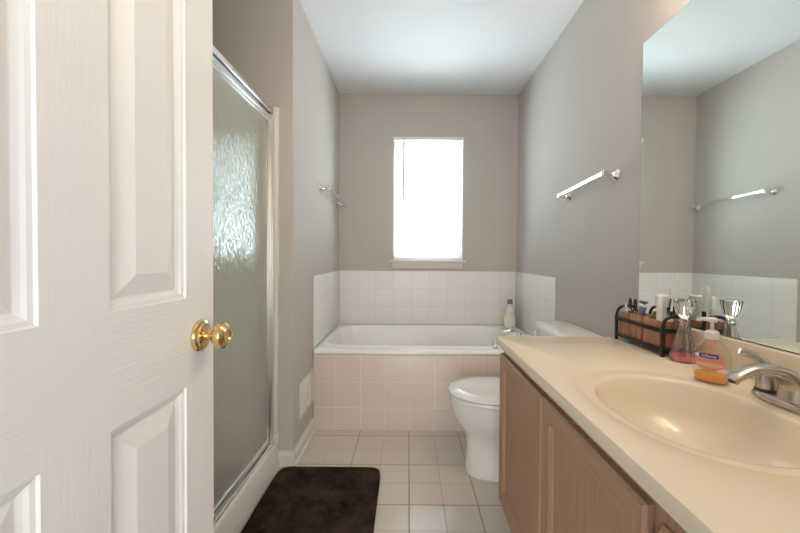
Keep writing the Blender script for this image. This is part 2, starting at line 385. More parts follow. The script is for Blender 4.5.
# ------------------------------------------------------------------ open panel door
DX, DT, DY0, DY1, DZ1 = -0.437, 0.035, 0.144, 0.807, 2.032
cols = ((0.242, 0.425), (0.526, 0.709)); rows = ((0.235, 0.822), (0.998, 1.640), (1.745, 1.915))
dm = MB()
xf, xb = DX, DX-DT
for y0, y1 in ((DY0, 0.242), (0.425, 0.526), (0.709, DY1)): dm.box(xb, xf, y0, y1, 0.012, DZ1, mi=0)
for z0, z1 in ((0.012, 0.235), (0.822, 0.998), (1.640, 1.745), (1.915, DZ1)):
    for y0, y1 in cols: dm.box(xb, xf, y0, y1, z0, z1, mi=1)
PROF = ((0, 0), (0.002, 0.0040), (0.008, 0.0050), (0.012, 0.0085), (0.015, 0.0100), (0.018, 0.0115), (0.020, 0.0115), (0.054, 0.0015), (0.0545, 0.0015))
for sx, face in ((1, xf), (-1, xb)):
    for y0, y1 in cols:
        for z0, z1 in rows:
            rings = [[(face - sx*d, y0+i, z0+i), (face - sx*d, y1-i, z0+i), (face - sx*d, y1-i, z1-i), (face - sx*d, y0+i, z1-i)] for i, d in PROF]
            dm.loft(rings, cap0=False, cap1=True, mi=2)
door = struct('door_1', dm, [M['door_v'], M['door_h'], M['door_p']], smooth=8)
def knob(sx, face):
    o = (face, 0.755, 0.915)
    MB().lathe([(0.033, 0), (0.0335, 0.003), (0.031, 0.007), (0.026, 0.009), (0.024, 0.012), (0.017, 0.014)], o, (sx, 0, 0), 40).build('rosette', M['brass'], door, 30)
    MB().lathe([(0.010, 0.012), (0.010, 0.026), (0.013, 0.028), (0.014, 0.031), (0.020, 0.034), (0.0265, 0.040), (0.028, 0.046), (0.0265, 0.053), (0.021, 0.058),
                (0.019, 0.058), (0.017, 0.060), (0.012, 0.060), (0.010, 0.0575), (0.0, 0.057)], o, (sx, 0, 0), 40).build('door_knob', M['brass'], door, 30)
knob(1, DX); knob(-1, DX-DT)
for z in (0.25, 1.02, 1.80): MB().lathe([(0.006, 0), (0.006, 0.09)], (DX+0.006, DY0-0.005, z-0.045), seg=12).build('hinge', M['brass'], door)

# ------------------------------------------------------------------ shower
sb = thing('shower_tray', 'cream shower tray with raised curb under the glass shower door', 'shower tray', (-1.13, 1.40, FZ))
MB().box(-1.597, -0.79, 0.953, YW-0.003, FZ, 0.045, 0.01).build('shower_pan', M['porcelain'], sb)
MB().loft([[(-0.79, y_, FZ), (-0.656, y_, FZ), (-0.660, y_, .02), (-0.673, y_, .096), (-0.677, y_, .106), (-0.684, y_, .110), (-0.79, y_, .110)] for y_ in (0.953, YW-0.003)]).build('curb', M['trim'], sb)
sr = thing('shower_surround', 'pale shower wall panels behind the obscured glass', 'shower surround', (-1.58, 1.40, 0.05))
MB().box(-1.598, -1.588, 0.956, YW-0.004, 0.048, 1.80).build('back_panel', M['surround'], sr)
MB().box(-1.588, -0.80, YW-0.012, YW-0.003, 0.048, 1.74).build('end_panel', M['surround'], sr)
MB().box(-1.588, -0.80, 0.953, 0.962, 0.048, 1.80).build('near_panel', M['surround'], sr)
sd = thing('shower_door', 'obscured glass shower door in a bright metal frame', 'shower door', (-0.705, 1.40, 0.11))
GX = -0.705
MB().box(GX-0.022, GX+0.014, 0.965, 1.832, 1.800, 1.824, 0.004, 3).box(GX-0.018, GX+0.004, 0.965, 1.832, 1.789, 1.800).build('header_rail', M['alu'], sd)
MB().box(GX+0.0045, GX+0.0060, 0.985, 1.815, 1.7905, 1.7995).build('dark_strip', M['black_plastic'], sd)  # black strip that draws the dark line between the rails
MB().box(GX-0.010, GX+0.012, 0.990, 1.815, 1.768, 1.788, 0.003).box(GX-0.008, GX+0.007, 0.990, 1.815, 1.752, 1.768, 0.002).build('top_rail', M['alu'], sd)
MB().box(GX-0.022, GX+0.018, 0.965, 1.832, 0.111, 0.124, 0.002).box(GX-0.022, GX-0.010, 0.965, 1.832, 0.124, 0.142, 0.002).build('bottom_track', M['alu'], sd)
MB().box(GX-0.008, GX+0.010, 0.990, 1.815, 0.132, 0.156, 0.003).build('bottom_rail', M['alu'], sd)
for y0, y1 in ((0.965, 0.985), (1.816, 1.836)):
    MB().box(GX-0.022, GX+0.012, y0, y1, 0.124, 1.793, 0.003).box(GX-0.005, GX+0.020, y0+0.006, y1-0.004, 0.124, 1.793, 0.002).build('jamb', M['alu'], sd)
for y0, y1 in ((0.987, 1.004), (1.796, 1.813)):
    MB().box(GX-0.010, GX+0.008, y0, y1, 0.156, 1.752, 0.003).build('door_stile', M['alu'], sd)
MB().box(GX-0.0035, GX+0.0015, 1.002, 1.798, 0.150, 1.758).build('glass_panel', M['obscure'], sd, 0)
MB().tube([(GX+0.008, 1.03, 0.92), (GX+0.045, 1.03, 0.93), (GX+0.045, 1.03, 1.09), (GX+0.008, 1.03, 1.10)], 0.006).build('handle', M['alu'], sd)
struct('trim_5', MB().box(-0.692, -0.664, 1.834, YW-0.0005, 0.170, 1.836, 0.006, 3).box(-0.694, -0.660, 1.832, YW-0.0005, 0.1105, 0.169, 0.004, 2), M['trim'])

# ------------------------------------------------------------------ bathtub
tub = thing('bathtub', 'white built-in bathtub with a pinkish tiled front below the window', 'bathtub', (0.168, 2.66, FZ))
x0, x1, y0, y1 = XL+0.010, XR-0.010, YT, YB-0.010
MB().box(x0-0.006, x1+0.006, y0, y0+0.03, FZ, 0.468, 0.002).build('tiled_apron', M['tile_front'], tub)
def rect_ring(x0, x1, y0, y1, z, seg=48):
    """rectangle sampled at the same angles as superell"""
    cx, cy, hx, hy = (x0+x1)/2, (y0+y1)/2, (x1-x0)/2, (y1-y0)/2; r = []
    for k in range(seg):
        a = 2*PI*k/seg; c, s_ = math.cos(a), math.sin(a); m_ = max(abs(c), abs(s_)); r.append((cx+hx*c/m_, cy+hy*s_/m_, z))
    return r
S = 96; bcx, bcy = 0.095, 2.672
rings = [rect_ring(x0, x1, y0-0.006, y1, 0.469, S), rect_ring(x0, x1, y0-0.011, y1, 0.473, S), rect_ring(x0, x1, y0-0.011, y1, 0.480, S), rect_ring(x0, x1, y0-0.008, y1, 0.488, S), rect_ring(x0, x1, y0-0.001, y1, 0.494, S), rect_ring(x0+.002, x1-.002, y0+0.010, y1-.002, 0.497, S),
         superell(bcx, bcy, 0.497, 0.672, 0.372, 7, S), superell(bcx, bcy, 0.503, 0.666, 0.366, 7, S), superell(bcx, bcy, 0.505, 0.656, 0.356, 6.5, S), superell(bcx, bcy, 0.500, 0.640, 0.340, 6, S),
         superell(bcx, bcy, 0.470, 0.628, 0.330, 5.5, S), superell(bcx, bcy, 0.30, 0.585, 0.295, 5, S), superell(bcx, bcy, 0.17, 0.55, 0.265, 4, S),
         superell(bcx, bcy, 0.13, 0.51, 0.235, 4, S), superell(bcx, bcy, 0.115, 0.43, 0.18, 3, S), superell(bcx, bcy, 0.112, 0.1, 0.05, 2, S)]
MB().loft(rings, cap0=False).build('basin', M['acrylic'], tub)
MB().lathe([(0.016, 0), (0.016, 0.004), (0.010, 0.008), (0.0, 0.009)], (0.59, 3.025, 0.498), seg=20).build('air_button', M['grey_plastic'], tub)
MB().lathe([(0.032, 0), (0.032, 0.004), (0.02, 0.009), (0, 0.010)], (0.692, bcy, 0.40), (-1, 0, 0.2), 24).build('overflow_plate', M['chrome'], tub)

tf = thing('tub_faucet', 'chrome tub faucet with clear handle on the right end of the bathtub', 'faucet', (0.76, 2.60, 0.498))
MB().lathe([(0.028, 0), (0.028, 0.006), (0.020, 0.014), (0.018, 0.03)], (0.81, 2.60, 0.497), seg=24).tube(
    smoothp([(0.81, 2.60, 0.515), (0.805, 2.60, 0.535), (0.775, 2.60, 0.547), (0.73, 2.60, 0.542), (0.700, 2.60, 0.528)], 5), 0.016, 16, flat=0.8, up=(0, 1, 0)).build('spout', M['chrome'], tf)
for n_, (hx, hy) in enumerate(((0.562, 2.296), (0.83, 2.80))):
    h_ = MB().lathe([(0.020, 0), (0.020, 0.004), (0.012, 0.010), (0.009, 0.022)], (hx, hy, 0.497), seg=24).build('handle_stem', M['chrome'], tf)
    MB().lathe([(0.008, 0.020), (0.018, 0.026), (0.021, 0.036), (0.017, 0.045), (0.0, 0.049)], (hx, hy, 0.497), seg=16, flute=8, fd=0.08).build('handle_knob', M['crystal'], h_, 20)

# lotion bottle standing on the tub's back right corner
lb = thing('lotion_bottle', 'clear bottle with grey cap and pale lotion on the tub corner', 'bottle', (0.838, 2.945, 0.498))
bx, by, bz = 0.838, 2.945, 0.4985
MB().lathe([(0.038, 0), (0.044, 0.006), (0.046, 0.06), (0.045, 0.10), (0.036, 0.145), (0.020, 0.175), (0.017, 0.185), (0.017, 0.205)], (bx, by, bz), seg=28).build('bottle_body', M['frost'], lb)
MB().lathe([(0.0462, 0.018), (0.0468, 0.06), (0.0462, 0.085), (0.0440, 0.108)], (bx, by, bz), seg=28, cap0=False, cap1=False).build('lotion', M['lotion'], lb)
MB().lathe([(0.020, 0.200), (0.021, 0.203), (0.021, 0.232), (0.019, 0.236), (0, 0.236)], (bx, by, bz), seg=24).build('cap', M['grey_plastic'], lb)

# ------------------------------------------------------------------ wall register, towel bars, ceiling fan
vt = thing('wall_register', 'white air register low on the left wall beside the tub', 'vent', (XL, 2.10, 0.28))
vz0, vz1, vy0, vy1 = 0.178, 0.382, 1.965, 2.243
fr = MB().box(XL+0.0005, XL+0.008, vy0, vy1, vz0, vz1, 0.003); fr.build('frame', M['trim'], vt)
lv = MB()
for i in range(3):
    ya = vy0+0.016+i*(vy1-vy0-0.032)/3; yb = ya+(vy1-vy0-0.032)/3-0.006
    for k in range(11):
        zz = vz0+0.02+k*0.0155; lv.loft([[(XL+0.008, y_, zz), (XL+0.0125, y_, zz+0.003), (XL+0.0125, y_, zz+0.006), (XL+0.008, y_, zz+0.009)] for y_ in (ya, yb)])
for i in (1, 2):
    yd = vy0+0.016+i*(vy1-vy0-0.032)/3-0.003; lv.box(XL+0.007, XL+0.0145, yd-0.005, yd+0.005, vz0+0.014, vz1-0.014, 0.001)
lv.build('louvers', M['trim'], vt, 0)
MB().box(XL+0.008, XL+0.018, vy0+0.10, vy0+0.106, vz1-0.016, vz1-0.006, 0.001).build('lever', M['trim'], vt)

def towel_bar(label, wx, sx, ya, yb, za, zb_, nm='towel_bar'):
    z = (za+zb_)/2
    t = thing(nm, label, 'towel bar', (wx, (ya+yb)/2, z))
    for y_ in (ya, yb):
        z = za if y_ == ya else zb_
        p = MB().lathe([(0.028, 0), (0.029, 0.003), (0.026, 0.008), (0.018, 0.016), (0.013, 0.026), (0.011, 0.040), (0.012, 0.050)], (wx, y_, z-0.006), (sx, 0, 0.1), 28)
        p.box(min(wx+sx*0.046, wx+sx*0.070), max(wx+sx*0.046, wx+sx*0.070), y_-0.014, y_+0.014, z-0.012, z+0.014, 0.004, 3)
        p.build('post', M['chrome'], t)
    MB().loft([[(wx+sx*(0.058+a*0.0095*k), y_, z_+0.001+b_*0.0105*k) for a, b_ in ((-1, -.7), (-.7, -1), (.7, -1), (1, -.7), (1, .7), (.7, 1), (-.7, 1), (-1, .7))]
               for y_, z_, k in ((ya+.012, za, 1), (yb-.012, zb_, 1))]).build('bar', M['chrome'], t)
    return t
towel_bar('silver towel bar on the right wall above the toilet, next to the mirror', XR, -1, 1.615, 2.085, 1.458, 1.438)
towel_bar('silver towel bar on the left wall near the corner beside the window', XL, 1, 2.42, 3.035, 1.535, 1.515)

fan = thing('ceiling_fan', 'white exhaust fan grille on the ceiling above the toilet', 'exhaust fan', (0.36, 1.818, CZ))
MB().loft([superell(0.360, 1.818, CZ-0.0005, 0.130, 0.130, 8, 48), superell(0.360, 1.818, CZ-0.012, 0.130, 0.130, 8, 48), superell(0.360, 1.818, CZ-0.028, 0.105, 0.105, 8, 48)]).build('grille_cover', M['white_plastic'], fan)
gs = MB()
for k in range(9): gs.box(0.283, 0.437, 1.750+k*0.017, 1.758+k*0.017, CZ-0.0300, CZ-0.0275)
gs.build('grille_slots', M['dark_gap'], fan, 0)

# ------------------------------------------------------------------ rug
rug = MB(); rings = []
rcx, rcy, rhx, rhy = -0.388, 1.428, 0.259, 0.400
for ins, z in ((0.006, FZ+.0005), (0.0, FZ+0.006), (0.0, FZ+0.016), (0.005, FZ+0.021), (0.014, FZ+0.023)):
    rings.append(superell(rcx, rcy, z, rhx-ins, rhy-ins, 14, 120))
rug.loft(rings)
tag(rug.build('bath_mat', M['rug'], None, 60), 'dark brown plush bath mat on the tile floor beside the shower', 'rug')

# ------------------------------------------------------------------ toilet (faces the shower, back to the right wall)
TY = 1.85
toi = thing('toilet', 'white two-piece toilet with closed lid between tub and vanity', 'toilet', (0.55, TY, FZ))
def tring(front, rear, hw, z, n=2.3, seg=48):
    """plan outline: u = distance from the right wall; egg-shaped to the front"""
    c, h = (front+rear)/2, (front-rear)/2; r = []
    for k in range(seg):
        a = 2*PI*k/seg; cc, ss = math.cos(a), math.sin(a)
        u = c + h*math.copysign(abs(cc)**(2/n), cc); w = hw*math.copysign(abs(ss)**(2/n), ss)*(1-0.10*max(0, cc))
        r.append((XR-u, TY+w, z))
    return r
MB().loft([tring(.626, .13, .116, FZ, 3), tring(.630, .13, .119, -.006, 3), tring(.624, .13, .115, .03, 3), tring(.622, .14, .114, .12, 2.8), tring(.628, .15, .118, .17, 2.6), tring(.648, .16, .135, .205, 2.5),
           tring(.678, .18, .158, .245, 2.4), tring(.700, .19, .172, .290, 2.3), tring(.708, .20, .178, .345, 2.3), tring(.706, .20, .178, .362, 2.3), tring(.696, .21, .168, .366, 2.3)]).build('bowl', M['porcelain'], toi, 50)
MB().loft([tring(.706, .275, .174, .3665), tring(.714, .270, .182, .369), tring(.716, .268, .184, .379), tring(.712, .27, .181, .3855)]).build('seat', M['porcelain'], toi, 40)
lid = MB().loft([tring(.700, .272, .168, .3862), tring(.702, .27, .170, .3895), tring(.717, .26, .185, .3905), tring(.717, .26, .185, .399), tring(.706, .268, .176, .408), tring(.65, .30, .14, .4125), tring(.55, .40, .06, .4135)])
lid.build('lid', M['porcelain'], toi, 40)
for a in (-.09, .06): MB().box(XR-.255, XR-.225, TY+a, TY+a+.03, .366, .404, .006).build('hinge', M['porcelain'], toi)
def tank_ring(u0, u1, hw, z): 
    return superell(XR-(u0+u1)/2, TY, z, (u1-u0)/2, hw, 5, 56)
MB().loft([tank_ring(.02, .185, .205, .364), tank_ring(.014, .195, .215, .40), tank_ring(.012, .200, .228, .685)]).build('tank', M['porcelain'], toi, 50)
MB().loft([tank_ring(.008, .208, .236, .686), tank_ring(.006, .214, .242, .690), tank_ring(.006, .214, .242, .708), tank_ring(.012, .206, .234, .718), tank_ring(.03, .18, .20, .721)]).build('tank_lid', M['porcelain'], toi, 50)
MB().lathe([(0.012, 0), (0.012, 0.012), (0.008, 0.016)], (XR-.199, TY+.165, .655), (-1, 0, 0), 16).tube([(XR-.213, TY+.165, .655), (XR-.218, TY+.13, .652), (XR-.220, TY+.085, .645)], [0.006, 0.005, 0.006], 10).build('flush_lever', M['chrome'], toi)

# ------------------------------------------------------------------ vanity cabinet
VX, VY0, VY1 = 0.385, 0.16, 1.428
van = thing('vanity_cabinet', 'light brown oak vanity cabinet along the right wall', 'cabinet', (0.66, 0.8, FZ))
MB().box(VX, VX+0.02, VY0, VY1, 0.09, 0.7325).box(VX+0.02, XR-0.002, VY1-0.018, VY1, 0.09, 0.7325).box(VX+0.02, XR-0.002, VY0, VY0+0.018, 0.09, 0.7325).box(VX+0.02, XR-0.002, VY0+0.018, VY1-0.018, 0.09, 0.108).box(VX+0.06, XR-0.002, VY0, VY1, FZ, 0.09).build('body', M['oak_v'], van, 0)
FT = 0.018
def cab_front(name, ya, yb, za, zb, fw=0.052):
    """framed door: outer round-over, frame, bevelled step, flat recessed panel; two stiles and two rails of grain"""
    d = MB(); xo = VX-FT
    d.loft([[(VX-0.001, y_, z_) for y_, z_ in ((ya, za), (yb, za), (yb, zb), (ya, zb))], [(xo+0.006, y_, z_) for y_, z_ in ((ya, za), (yb, za), (yb, zb), (ya, zb))],
            [(xo, y_, z_) for y_, z_ in ((ya+.006, za+.006), (yb-.006, za+.006), (yb-.006, zb-.006), (ya+.006, zb-.006))]], cap1=False)
    a, b_, c, e = ya+.006, yb-.006, za+.006, zb-.006
    iy0, iy1, iz0, iz1 = ya+fw, yb-fw, za+fw, zb-fw
    for quad, mi in ((((a, c), (iy0, iz0), (iy0, iz1), (a, e)), 0), (((b_, c), (iy1, iz0), (iy1, iz1), (b_, e)), 0),
                     (((a, c), (b_, c), (iy1, iz0), (iy0, iz0)), 1), (((a, e), (b_, e), (iy1, iz1), (iy0, iz1)), 1)):
        bm = bmesh.new(); bm.faces.new([bm.verts.new((xo, p, q)) for p, q in quad]); d.merge(bm, mi)
    rr = [(0, 0), (0.002, 0.003), (0.005, 0.0035), (0.010, 0.010), (0.011, 0.0105)]
    d.loft([[(xo+dd, iy0+i, iz0+i), (xo+dd, iy1-i, iz0+i), (xo+dd, iy1-i, iz1-i), (xo+dd, iy0+i, iz1-i)] for i, dd in rr], cap0=False)
    bmesh.ops.remove_doubles(d.bm, verts=list(d.bm.verts), dist=1e-5); bmesh.ops.recalc_face_normals(d.bm, faces=list(d.bm.faces))
    return d.build(name, [M['oak_v'], M['oak_h']], van, 15)
cab_front('door', 0.979, 1.424, 0.12, 0.703)
cab_front('door', 0.550, 0.9745, 0.12, 0.703)
def drawer(ya, yb, za, zb):
    d = MB(); xo = VX-FT     # finger-pull bevel along the top edge
    prof = [(VX-0.001, za), (xo+.004, za), (xo, za+.006), (xo, zb-.028), (xo+.013, zb), (VX-0.001, zb)]
    d.loft([[(x_, y_, z_) for x_, z_ in prof] for y_ in (ya, yb)])
    return d.build('drawer', M['oak_h'], van, 15)
for za, zb in ((0.12, 0.30), (0.312, 0.49), (0.502, 0.690)): drawer(0.18, 0.527, za, zb)

# ------------------------------------------------------------------ countertop with its moulded bowl
SX, SY, SHX, SHY = 0.605, 0.762, 0.170, 0.212
CT, CB = 0.766, 0.733
cx0, cx1, cy0, cy1 = 0.358, XR-0.001, 0.135, 1.446
top = thing('countertop', 'cream moulded countertop with oval sink on the oak vanity', 'countertop', (0.64, 0.79, CB))
S = 128
ccx, ccy = (cx0+cx1)/2, (cy0+cy1)/2
def rect_from(px, py, x0, x1, y0, y1, z):
    r = []
    for k in range(S):
        a = 2*PI*k/S; dx, dy = SHX*math.cos(a), SHY*math.sin(a)
        t = min(((x1-px)/dx if dx > 1e-9 else (x0-px)/dx if dx < -1e-9 else 1e9), ((y1-py)/dy if dy > 1e-9 else (y0-py)/dy if dy < -1e-9 else 1e9))
        r.append([px+dx*t, py+dy*t, z])
    for cxx in (x0, x1):           # snap the nearest samples to the corners
        for cyy in (y0, y1):
            i = min(range(S), key=lambda q: (r[q][0]-cxx)**2+(r[q][1]-cyy)**2); r[i] = [cxx, cyy, z]
    return r
R = lambda ins, z: rect_from(SX, SY, cx0+ins, cx1-ins if ins < .004 else cx1-.001, cy0+ins, cy1-ins, z)
E = lambda f, z, n=2.15, ox=0: superell(SX+ox, SY, z, SHX*f, SHY*f, n, S)
MB().loft([R(0.012, CB), R(0.002, CB), R(0, CB+0.003), R(0, CT-0.004), R(0.0012, CT-0.0012), R(0.004, CT),
           superell(SX+.006, SY+.012, CT, SHX*1.22, SHY*1.24, 2.2, S), superell(SX+.006, SY+.012, CT-.0014, SHX*1.20, SHY*1.22, 2.2, S), superell(SX+.004, SY+.006, CT-.0024, SHX*1.12, SHY*1.13, 2.2, S), E(1.025, CT-0.0028), E(1.0, CT-0.0040), E(0.985, CT-0.0075), E(0.965, CT-0.016), E(0.93, CT-0.035), E(0.86, CT-0.070),
           E(0.74, CT-0.100), E(0.50, CT-0.120), E(0.22, CT-0.127), E(0.10, CT-0.128)], cap0=False).build('sink_top', M['marble'], top, 40)
MB().box(XR-0.021, XR-0.001, cy0, cy1, CT+.0002, 0.858, 0.004, 3).build('backsplash', M['marble'], top)
MB().lathe([(0.022, 0), (0.022, 0.003), (0.016, 0.004), (0.014, 0.001), (0.0, 0.001)], (SX, SY, CT-0.1280), seg=24).build('drain', M['nickel'], top)

# ------------------------------------------------------------------ mirror and the lamp bar above it
mir = thing('wall_mirror', 'large frameless mirror on the right wall above the countertop', 'mirror', (XR, 0.8, 0.86))
MB().box(XR-0.0060, XR-0.0008, 0.150, 1.440, 0.8595, 1.932).build('backing', M['mirror_edge'], mir, 0)
MB().box(XR-0.0064, XR-0.0060, 0.1515, 1.4385, 0.861, 1.9305).build('glass', M['mirror'], mir, 0)
vl = thing('vanity_light', 'chrome bar lamp with round globes above the mirror', 'lamp', (XR, 0.8, 2.12))
MB().box(XR-0.045, XR-0.001, 0.44, 1.16, 2.075, 2.165, 0.006).build('lamp_base', M['chrome'], vl)
for y_ in (0.53, 0.71, 0.89, 1.07):
    s_ = MB().lathe([(0.020, 0), (0.022, 0.03)], (XR-0.045, y_, 2.12), (-1, 0, 0), 20).build('socket', M['chrome'], vl)
    MB().lathe([(0.048*math.sin(PI*k/14), 0.072-0.048*math.cos(PI*k/14)) for k in range(15)], (XR-0.045, y_, 2.12), (-1, 0, 0), 24).build('bulb', M['globe'], s_)

# ------------------------------------------------------------------ basin faucet
FX, FY = 0.832, 0.772
fc = thing('faucet', 'brushed nickel faucet with lever handles behind the sink', 'faucet', (FX, FY, CT))
def oval_y(z, hx, hy, n=3, ox=0): return superell(FX+ox, FY, z, hx, hy, n, 40)
MB().loft([oval_y(CT+0.0002, .030, .080), oval_y(CT+.004, .031, .081), oval_y(CT+.010, .029, .079), oval_y(CT+.014, .024, .073)]).build('base_plate', M['nickel'], fc, 40)
# wide arched body that sweeps forward into the spout
def spout_ring(p, t, hw, hh, n=2.6, seg=28):
    t = Vector(t).normalized(); side = Vector((0, 1, 0)); up = t.cross(side).normalized(); r = []
    for k in range(seg):
        a = 2*PI*k/seg; c, s_ = math.cos(a), math.sin(a)
        r.append(Vector(p) + side*hw*math.copysign(abs(c)**(2/n), c) + up*hh*math.copysign(abs(s_)**(2/n), s_))
    return r
ctr = smoothp([(FX+.004, FY, CT+.010), (FX+.002, FY, CT+.045), (FX-.018, FY, CT+.068), (FX-.050, FY, CT+.0785), (FX-.088, FY, CT+.0785), (FX-.120, FY, CT+.066), (FX-.134, FY, CT+.055)], 5)
rr = []
for i, p in enumerate(ctr):
    f = i/(len(ctr)-1); t = ctr[min(i+1, len(ctr)-1)] - ctr[max(i-1, 0)]
    rr.append(spout_ring(p, t, 0.030 - 0.014*min(1, f*1.5), 0.0085 + 0.016*(1-f)**2.2))
MB().loft(rr).build('spout', M['nickel'], fc, 50)
MB().lathe([(0.009, 0), (0.010, 0.009), (0.0, 0.009)], (FX-.128, FY, CT+.051), seg=18).build('aerator', M['dark_nickel'], fc)
for s_ in (1, -1):
    hy = FY + s_*0.058
    st_ = MB().lathe([(0.021, .012), (0.021, .016), (0.0185, .0165), (0.0185, .0195)], (FX, hy, CT), seg=26, mi=1).lathe([(0.0195, .0195), (0.0185, .035), (0.0165, .050), (0.011, .058), (0, .060)], (FX, hy, CT), seg=26).build('handle', [M['nickel'], M['dark_nickel']], fc, 40)
    pth = smoothp([(FX+.006, hy, CT+.050), (FX-.004, hy, CT+.072), (FX-.022, hy+s_*.006, CT+.090), (FX-.050, hy+s_*.014, CT+.101)], 5)
    n_ = len(pth)
    MB().tube(pth, [0.014 - 0.005*(i/(n_-1)) - (0.002 if i == n_-1 else 0) for i in range(n_)], 14, flat=0.6, up=(0, 1, 0)).build('lever', M['nickel'], st_, 50)
MB().lathe([(0.003, 0), (0.003, .052), (0.007, .056), (0.008, .062), (0.006, .067), (0, .068)], (FX+.036, FY, CT), seg=16).build('lift_rod', M['nickel'], fc)

# ------------------------------------------------------------------ soap dispenser
qx, qy = 0.786, 0.926
sp_ = thing('soap_dispenser', 'clear pump bottle with orange soap and pink label beside the faucet', 'soap dispenser', (qx, qy, CT))
ang = math.atan2(-0.62, -0.79)        # label side faces the basin and the doorway
RT = Matrix.Translation((qx, qy, CT)) @ Matrix.Rotation(ang + PI/2, 4, 'Z') @ Matrix.Diagonal((0.92, 0.92, 1.02, 1))
def srings(prof, n=2.3): return [superell(0, 0, z, hx, hy, n, 40) for z, hx, hy in prof]
BODY = [(0.0005, .034, .020), (.004, .038, .024), (.022, .0395, .0255), (.030, .0405, .026), (.055, .0435, .0275), (.075, .041, .026), (.092, .031, .021), (.103, .018, .0155), (.108, .0135, .0135), (.114, .0135, .0135)]
def hxy(z):
    for (za, a, b_), (zb, c, d) in zip(BODY, BODY[1:]):
        if za <= z <= zb: t = (z-za)/(zb-za); return a+(c-a)*t, b_+(d-b_)*t
MB().loft(srings(BODY)).xform(RT).build('bottle', M['clear_plastic'], sp_, 50)
MB().loft(srings([(.002, .033, .019), (.005, .0365, .0225), (.022, .0382, .0242), (.0225, .030, .018)])).xform(RT).build('liquid_soap', M['orange_liquid'], sp_, 50)
MB().lathe([(.0155, .109), (.016, .112), (.016, .126), (.012, .129), (.007, .131)], seg=24, flute=12, fd=.03).xform(RT).build('collar', M['white_plastic'], sp_)
pm = MB().lathe([(.0045, .129), (.0045, .150), (.010, .151), (.013, .154), (.0125, .160), (.008, .1625), (0, .163)], seg=20)
pm.tube([(-.004, 0, .156), (-.022, -.003, .157), (-.034, -.005, .153)], [.006, .005, .004], 10).xform(RT).build('pump', M['white_plastic'], sp_)
MB().tube([(0, 0, .112), (0.002, 0, .05), (.004, 0, .006)], .0025, 8).lathe([(.008, .085), (.009, .09), (.009, .108)], seg=16).xform(RT).build('dip_tube', M['label_peach'], sp_)
def label_patch(w, h, zc, m, off, name, nsides=40, power=2.4, parent=None, dx=0.0):
    """an oval patch laid on the front of the bottle (front is local -Y)"""
    b_ = MB(); rings = []
    for f in (1.0, 0.75, 0.5, 0.25, 0.02):
        r = []
        for k in range(nsides):
            a = 2*PI*k/nsides; x = dx + w*f*math.copysign(abs(math.cos(a))**(2/power), math.cos(a)); z_ = zc + h*f*math.copysign(abs(math.sin(a))**(2/power), math.sin(a))
            A, B = hxy(z_); y_ = -B*max(0.02, 1-abs(x/A)**2.3)**(1/2.3) - off; r.append((x, y_, z_))
        rings.append(r)
    return b_.loft(rings, cap0=False, cap1=True).xform(RT).build(name, m, parent, 60)
lab = label_patch(.033, .0235, .056, M['label_pink'], .0006, 'label', parent=sp_)
label_patch(.030, .0055, .047, M['label_peach'], .0010, 'label_band', parent=lab)
label_patch(.0215, .0058, .0685, M['label_navy'], .0012, 'label_banner', power=5, parent=lab)
label_patch(.0045, .0045, .0685, M['label_white'], .0014, 'label_badge', parent=lab, dx=-.0265)
cu = bpy.data.curves.new('lettering', 'FONT'); cu.body = 'Softsoap'; cu.size = 0.0098; cu.align_x = 'CENTER'; cu.align_y = 'CENTER'; cu.extrude = 0.0001
to = bpy.data.objects.new('lettering_curve', cu); COL.objects.link(to)
bpy.context.view_layer.update()
tm = bpy.data.meshes.new_from_object(to.evaluated_get(bpy.context.evaluated_depsgraph_get()))
bpy.data.objects.remove(to); bpy.data.curves.remove(cu)
tb = bmesh.new(); tb.from_mesh(tm); bpy.data.meshes.remove(tm)
bmesh.ops.subdivide_edges(tb, edges=[e for e in tb.edges if e.calc_length() > .003], cuts=2)
for v in tb.verts:
    x, z_, e_ = v.co.x, v.co.y + .0685, v.co.z
    A, B = hxy(z_); v.co = Vector((x, -B*max(.02, 1-abs(x/A)**2.3)**(1/2.3) - .0018 - e_, z_))
MB().merge(tb).xform(RT).build('lettering', M['label_white'], lab, 0)

# ------------------------------------------------------------------ cut crystal decanter
kx, ky = 0.852, 1.105
dc = thing('crystal_decanter', 'cut crystal decanter with pink liquid and tall stopper beside the basket', 'decanter', (kx, ky, CT))
MB().lathe([(.033, .0005), (.0345, .004), (.0345, .018), (.031, .035), (.025, .060), (.0185, .085), (.0135, .104), (.012, .112), (.016, .117), (.016, .120)], (kx, ky, CT), seg=28, flute=14, fd=.06).build('decanter_body', M['crystal_thin'], dc, 0)
MB().lathe([(.029, .003), (.0315, .006), (.0315, .016), (.0305, .020)], (kx, ky, CT), seg=40).build('pink_liquid', M['pink_liquid'], dc)
MB().lathe([(.010, .112), (.010, .120), (.0125, .124), (.0125, .128), (.008, .132), (.012, .138), (.019, .148), (.023, .162), (.0255, .180), (.0265, .188), (.022, .192), (.010, .1925), (0, .1915)], (kx, ky, CT), seg=40, flute=10, fd=.05).build('stopper', M['crystal'], dc, 10)

